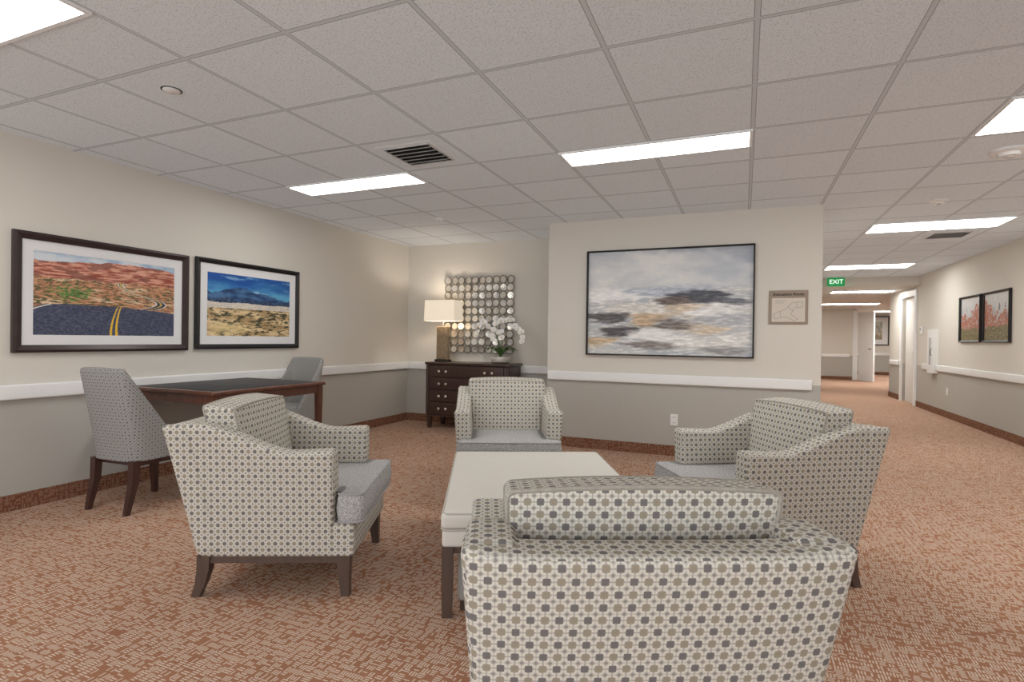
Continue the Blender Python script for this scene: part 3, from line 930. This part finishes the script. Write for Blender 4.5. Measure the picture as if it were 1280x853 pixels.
# ------------------------------------------------------------------ dining chairs with a wrapped back and open seat cushion
def make_side_chair(label):
    o = thing('dining_chair', label, 'chair', group='grey upholstered chairs at the writing table')
    path = []
    W2 = 0.215
    path += [(W2, 0.12), (W2, 0.08), (W2, 0.04), (W2, 0.0), (W2, -0.04)]
    for i in range(1, 24):
        a = PI*i/24
        ca, sa = math.cos(a), math.sin(a)
        path.append((W2*math.copysign(abs(ca)**0.5, ca), -0.06-0.16*abs(sa)**0.5))
    path += [(-W2, -0.04), (-W2, 0.0), (-W2, 0.04), (-W2, 0.08), (-W2, 0.12)]
    P = [Vector(p) for p in path]
    rings = []
    n = len(P)
    for i, p in enumerate(P):
        d = (P[min(i+1, n-1)]-P[max(i-1, 0)]).normalized(); nin = Vector((-d.y, d.x))
        if nin.dot(Vector((0, 0.05))-p) < 0: nin = -nin
        f = max(0.0, min(1.0, (0.12-p.y)/0.29))
        top = lerp(0.440, 0.935, f**1.5) + 0.010*(1-(p.x/W2)**2)*f
        zb = 0.335
        prof = [(0.0, zb), (0.0, lerp(zb, top, 0.33)), (0.0, lerp(zb, top, 0.66)), (0.0, top-0.025), (0.006, top-0.008), (0.020, top), (0.034, top-0.008), (0.040, top-0.025), (0.040, lerp(zb, top, 0.66)), (0.040, lerp(zb, top, 0.33)), (0.040, zb)]
        ring = []
        for dd, z in prof:
            lean = 0.10*max(0, (z-0.40))/0.5
            q = p+nin*dd
            ring.append((q.x*(1.0+0.02*max(0, z-0.45)/0.5), q.y-lean*ss(0.10, -0.2, p.y), z))
        rings.append(ring)
    bm = bmesh.new(); loft(bm, rings); fin('backrest', bm, M['fab2'], o, uv=True, auto=50)
    bm = bmesh.new()
    def ds(w, q):
        x = w.x*(1.0+0.13*ss(0.08, 0.14, w.y))
        return (x, w.y, w.z+(0.014*(1-q[0]**2)*(1-q[1]**2) if q[2] > 0 else 0))
    rbox(bm, 0.378, 0.45, 0.15, 0.035, (4,10,1), (0, 0.045, 0.41), ds)
    fin('seat', bm, M['fab2'], o, uv=True, auto=50)
    bm = bmesh.new(); box(bm, -0.185, 0.185, -0.17, 0.24, 0.30, 0.336); fin('seat_rail', bm, M['legd'], o, smooth=False)
    for sx in (-1, 1):
        for sy in (-1, 1):
            bm = bmesh.new(); rg = []
            for z, w, off in ((0.34, 0.024, 0), (0.2, 0.022, 0.006), (0.0, 0.015, 0.05 if sy < 0 else 0.012)):
                cx, cy = sx*(0.178), sy*0.19+sy*off+(0.02 if sy > 0 else 0)
                rg.append([(cx-w, cy-w, z), (cx+w, cy-w, z), (cx+w, cy+w, z), (cx-w, cy+w, z)])
            loft(bm, rg); fin('leg', bm, M['legd'], o, smooth=False)
    return o
dc_ = make_side_chair('grey patterned upholstered chair at the near side of the writing table')
dc_.location = (-3.80, 2.52, 0); dc_.rotation_euler = (0, 0, R(3))
dup(dc_, (-4.135, 4.15, 0), R(180), 'grey patterned upholstered chair on the far side of the writing table, only its back showing')

# ------------------------------------------------------------------ chest of drawers
CX0, CX1, CY0, CY1 = -3.79, -2.60, 6.12, 6.555
cw, cd = CX1-CX0, CY1-CY0
ch = thing('chest_of_drawers', 'dark wood chest of drawers in the alcove below the mirror art', 'chest', ((CX0+CX1)/2, (CY0+CY1)/2, 0))
bm = bmesh.new(); rbox(bm, cw-0.05, cd-0.03, 0.66, 0.006, ctr=(0, 0.008, 0.485)); fin('body', bm, M['chest'], ch)
bm = bmesh.new(); rbox(bm, cw, cd, 0.032, 0.010, ctr=(0,0,0.834)); fin('top', bm, M['chest'], ch)
for sx in (-1, 1):
    bm = bmesh.new(); tube(bm, [(sx*(cw/2-0.03), -cd/2+0.03, z) for z in (0.16, 0.3, 0.5, 0.7, 0.815)], 0.020, 12)
    fin('corner_column', bm, M['chest'], ch)
for r_ in range(4):
    zc = 0.735-r_*0.158
    bm = bmesh.new(); rbox(bm, 1.03, 0.024, 0.138, 0.007, ctr=(0, -cd/2+0.012, zc)); d_ = fin('drawer', bm, M['chest'], ch)
    for k in (-0.37, -0.27, 0.27, 0.37):
        bm = bmesh.new(); lathe(bm, [(0.006, 0), (0.006, 0.012), (0.016, 0.016), (0.018, 0.024), (0.010, 0.031), (0.002, 0.032)], 12)
        bmesh.ops.transform(bm, matrix=Matrix.Translation((k, -cd/2, zc)) @ Matrix.Rotation(PI/2, 4, 'X'), verts=bm.verts)
        fin('knob', bm, M['metal'], d_)
for sx in (-1, 1):
    for sy in (-1, 1):
        bm = bmesh.new(); cx, cy = sx*(cw/2-0.055), sy*(cd/2-0.05)
        loft(bm, [[(cx-w, cy-w, z), (cx+w, cy-w, z), (cx+w, cy+w, z), (cx-w, cy+w, z)] for z, w in ((0.0, 0.016), (0.02, 0.02), (0.16, 0.03))])
        fin('leg', bm, M['chest'], ch, smooth=False)

# table lamp
tl_ = thing('table_lamp', 'table lamp with a rectangular cream shade and bronze block base on the chest', 'lamp', (-3.64, 6.33, 0.8505))
bm = bmesh.new(); rbox(bm, 0.20, 0.10, 0.03, 0.005, ctr=(0,0,0.015)); fin('foot', bm, M['darkm'], tl_)
bm = bmesh.new(); rbox(bm, 0.165, 0.07, 0.43, 0.006, (1,1,4), (0,0,0.245)); fin('base', bm, M['bronze'], tl_)
bm = bmesh.new(); tube(bm, [(0,0,0.46),(0,0,0.60)], 0.008); tube(bm, [(0,0,0.60),(0,0,0.66)], 0.016); fin('stem', bm, M['metal'], tl_)
bm = bmesh.new()
def rr2(hx, hy, z, i): return [(sx*(hx-i), sy*(hy-i), z) for sx, sy in ((-1,-1),(1,-1),(1,1),(-1,1))]
loft(bm, [rr2(.225,.12,.53,0), rr2(.215,.115,.80,0), rr2(.215,.115,.80,.004), rr2(.225,.12,.53,.004), rr2(.225,.12,.53,0)], caps=False)
bmesh.ops.remove_doubles(bm, verts=bm.verts, dist=0.0001)
fin('lamp_shade', bm, M['shade'], tl_, smooth=False)
ld = bpy.data.lights.new('bulb_light', 'POINT'); ld.energy = 7; ld.color = (1, 0.94, 0.86); ld.shadow_soft_size = 0.04
lo = bpy.data.objects.new('bulb_light', ld); COL.objects.link(lo); lo.parent = tl_; lo.location = (0,0,0.70)

# orchid
oc = thing('potted_orchid', 'white orchid arching over a silver planter on the chest', 'plant', (-2.80, 6.30, 0.8505))
bm = bmesh.new(); lathe(bm, [(0.085, 0.0), (0.115, 0.02), (0.130, 0.06), (0.125, 0.085), (0.11, 0.085), (0.10, 0.07)], 28); fin('pot', bm, M['pot'], oc)
for k in range(10):
    a = k*2*PI/10+0.3; L_ = 0.20+0.05*random.random()
    bm = bmesh.new(); rg = []
    for i in range(7):
        f = i/6; w = 0.034*math.sin(PI*min(1, f*0.92+0.08))+0.002
        r_ = L_*f; z = 0.08+0.34*f-0.26*f*f
        c_ = Vector((r_*math.cos(a), r_*math.sin(a), z)); s_ = Vector((-math.sin(a), math.cos(a), 0))
        rg.append([c_-s_*w+Vector((0,0,w*.4)), c_-Vector((0,0,0.002)), c_+s_*w+Vector((0,0,w*.4)), c_+Vector((0,0,0.003))])
    loft(bm, rg); fin('leaf', bm, M['leaf'], oc)
stems = [[(0,0,.07),(-.04,0,.28),(-.05,-.02,.46),(.03,-.03,.55),(.15,-.04,.54),(.27,-.05,.44),(.33,-.05,.31)],
         [(0.02,0,.07),(-.02,0,.24),(-.09,-.02,.42),(-.17,-.03,.51),(-.24,-.04,.47),(-.28,-.05,.37)],
         [(0.0,0,.07),(.03,-.04,.20),(.05,-.06,.34),(.02,-.08,.42),(-.03,-.10,.39),(-.05,-.11,.29)]]
def cr(P, t_):
    n = len(P)-1; x_ = t_*n; i = min(int(x_), n-1); f = x_-i
    p = [Vector(P[max(0, min(n, i+k))]) for k in (-1, 0, 1, 2)]
    return 0.5*((2*p[1])+(p[2]-p[0])*f+(2*p[0]-5*p[1]+4*p[2]-p[3])*f*f+(3*p[1]-p[0]-3*p[2]+p[3])*f**3)
# blossom prototype facing -Y
bm = bmesh.new()
for k, (a, L_, w) in enumerate(((90, .042, .020), (210, .040, .018), (330, .040, .018), (0+12, .046, .029), (180-12, .046, .029))):
    a = R(a); d = Vector((math.cos(a), 0, math.sin(a))); s_ = Vector((-d.z, 0, d.x)); rg = []
    for i in range(6):
        f = i/5; ww = w*math.sin(PI*(0.08+0.88*f))**0.8
        c_ = d*L_*f + Vector((0, -0.012*math.sin(f*2)-0.001*k, 0))
        rg.append([c_-s_*ww, c_+Vector((0,-0.003,0)), c_+s_*ww, c_+Vector((0,0.001,0))])
    loft(bm, rg)
blo = fin('blossom', bm, M['petal'], oc)
bm = bmesh.new(); rbox(bm, 0.012, 0.014, 0.014, 0.005, ctr=(0,-0.018,-0.004)); hb = fin('blossom_heart', bm, M['yellow'], blo)
first = True
for si, S in enumerate(stems):
    bm = bmesh.new(); tube(bm, [cr(S, i/24) for i in range(25)], 0.0045, 6); fin('stem', bm, M['leaf'], oc)
    N_ = (11, 7, 6)[si]
    for k in range(N_):
        t2 = 0.40+0.60*k/(N_-1)
        p = cr(S, t2)+Vector((random.uniform(-.02,.02), -0.025-random.random()*0.02, random.uniform(-.035,.02)))
        if first: b_ = blo; first = False
        else:
            b_ = blo.copy(); COL.objects.link(b_); b_.parent = oc
            g_ = hb.copy(); COL.objects.link(g_); g_.parent = b_
        b_.location = p; b_.rotation_euler = (random.uniform(-.4,.1), random.uniform(-.4,.4), random.uniform(-.3,.9))
        s_ = random.uniform(.9, 1.12)*(1.0-0.15*k/N_); b_.scale = (s_, s_, s_)

# mirror disc wall art
wa = thing('wall_art', 'wall art made of a grid of small round metallic mirrors in the alcove', 'wall art', (-3.25, YA, 0.96))
nC, nR, sp = 10, 10, 0.102
bm = bmesh.new()
for i in range(nC): xx = (i-(nC-1)/2)*sp; box(bm, xx-.003, xx+.003, -.012, -.0005, .03, 1.0)
for j in range(nR): zz = .055+j*sp; box(bm, -.48, .48, -.018, -.0121, zz-.003, zz+.003)
fin('wire_frame', bm, M['darkm'], wa, smooth=False)
bm = bmesh.new()
lathe(bm, [(0.050, 0), (0.055, 0.002), (0.055, 0.010), (0.051, 0.011), (0.044, 0.010), (0.043, 0.006), (0.001, 0.004)], 28)
for f in bm.faces:
    c = f.calc_center_median()
    if c.z < 0.0066 and c.z > 0.0035 and math.hypot(c.x, c.y) < 0.0425: f.material_index = 1
bmesh.ops.transform(bm, matrix=Matrix.Rotation(PI/2, 4, 'X'), verts=bm.verts)
dm = fin('mirror_disc', bm, [M['rim'], M['mirror']], wa, auto=40)
f_ = True
for j in range(nR):
    for i in range(nC):
        d_ = dm if f_ else dm.copy()
        if not f_: COL.objects.link(d_); d_.parent = wa
        f_ = False
        d_.location = ((i-(nC-1)/2)*sp, -0.020-0.013*((i+j) % 2), .055+j*sp)
        d_.rotation_euler = (random.uniform(-.12,.12), 0, random.uniform(-.12,.12))

# ------------------------------------------------------------------ light and camera
w = bpy.data.worlds.new('World'); sc.world = w; w.use_nodes = True
w.node_tree.nodes['Background'].inputs[0].default_value = (0.97, 0.985, 1.0, 1)
w.node_tree.nodes['Background'].inputs[1].default_value = 2.5

cam = bpy.data.cameras.new('camera'); co = bpy.data.objects.new('camera', cam); COL.objects.link(co)
cam.sensor_width = 36.0; cam.lens = 690/1280*36.0; cam.clip_start = 0.05
mt = Matrix.Rotation(YAW, 4, 'Z') @ Matrix.Rotation(R(90-0.24), 4, 'X') @ Matrix.Rotation(R(0.8), 4, 'Z')
co.matrix_world = Matrix.Translation((0, 0, H_CAM)) @ mt
sc.camera = co
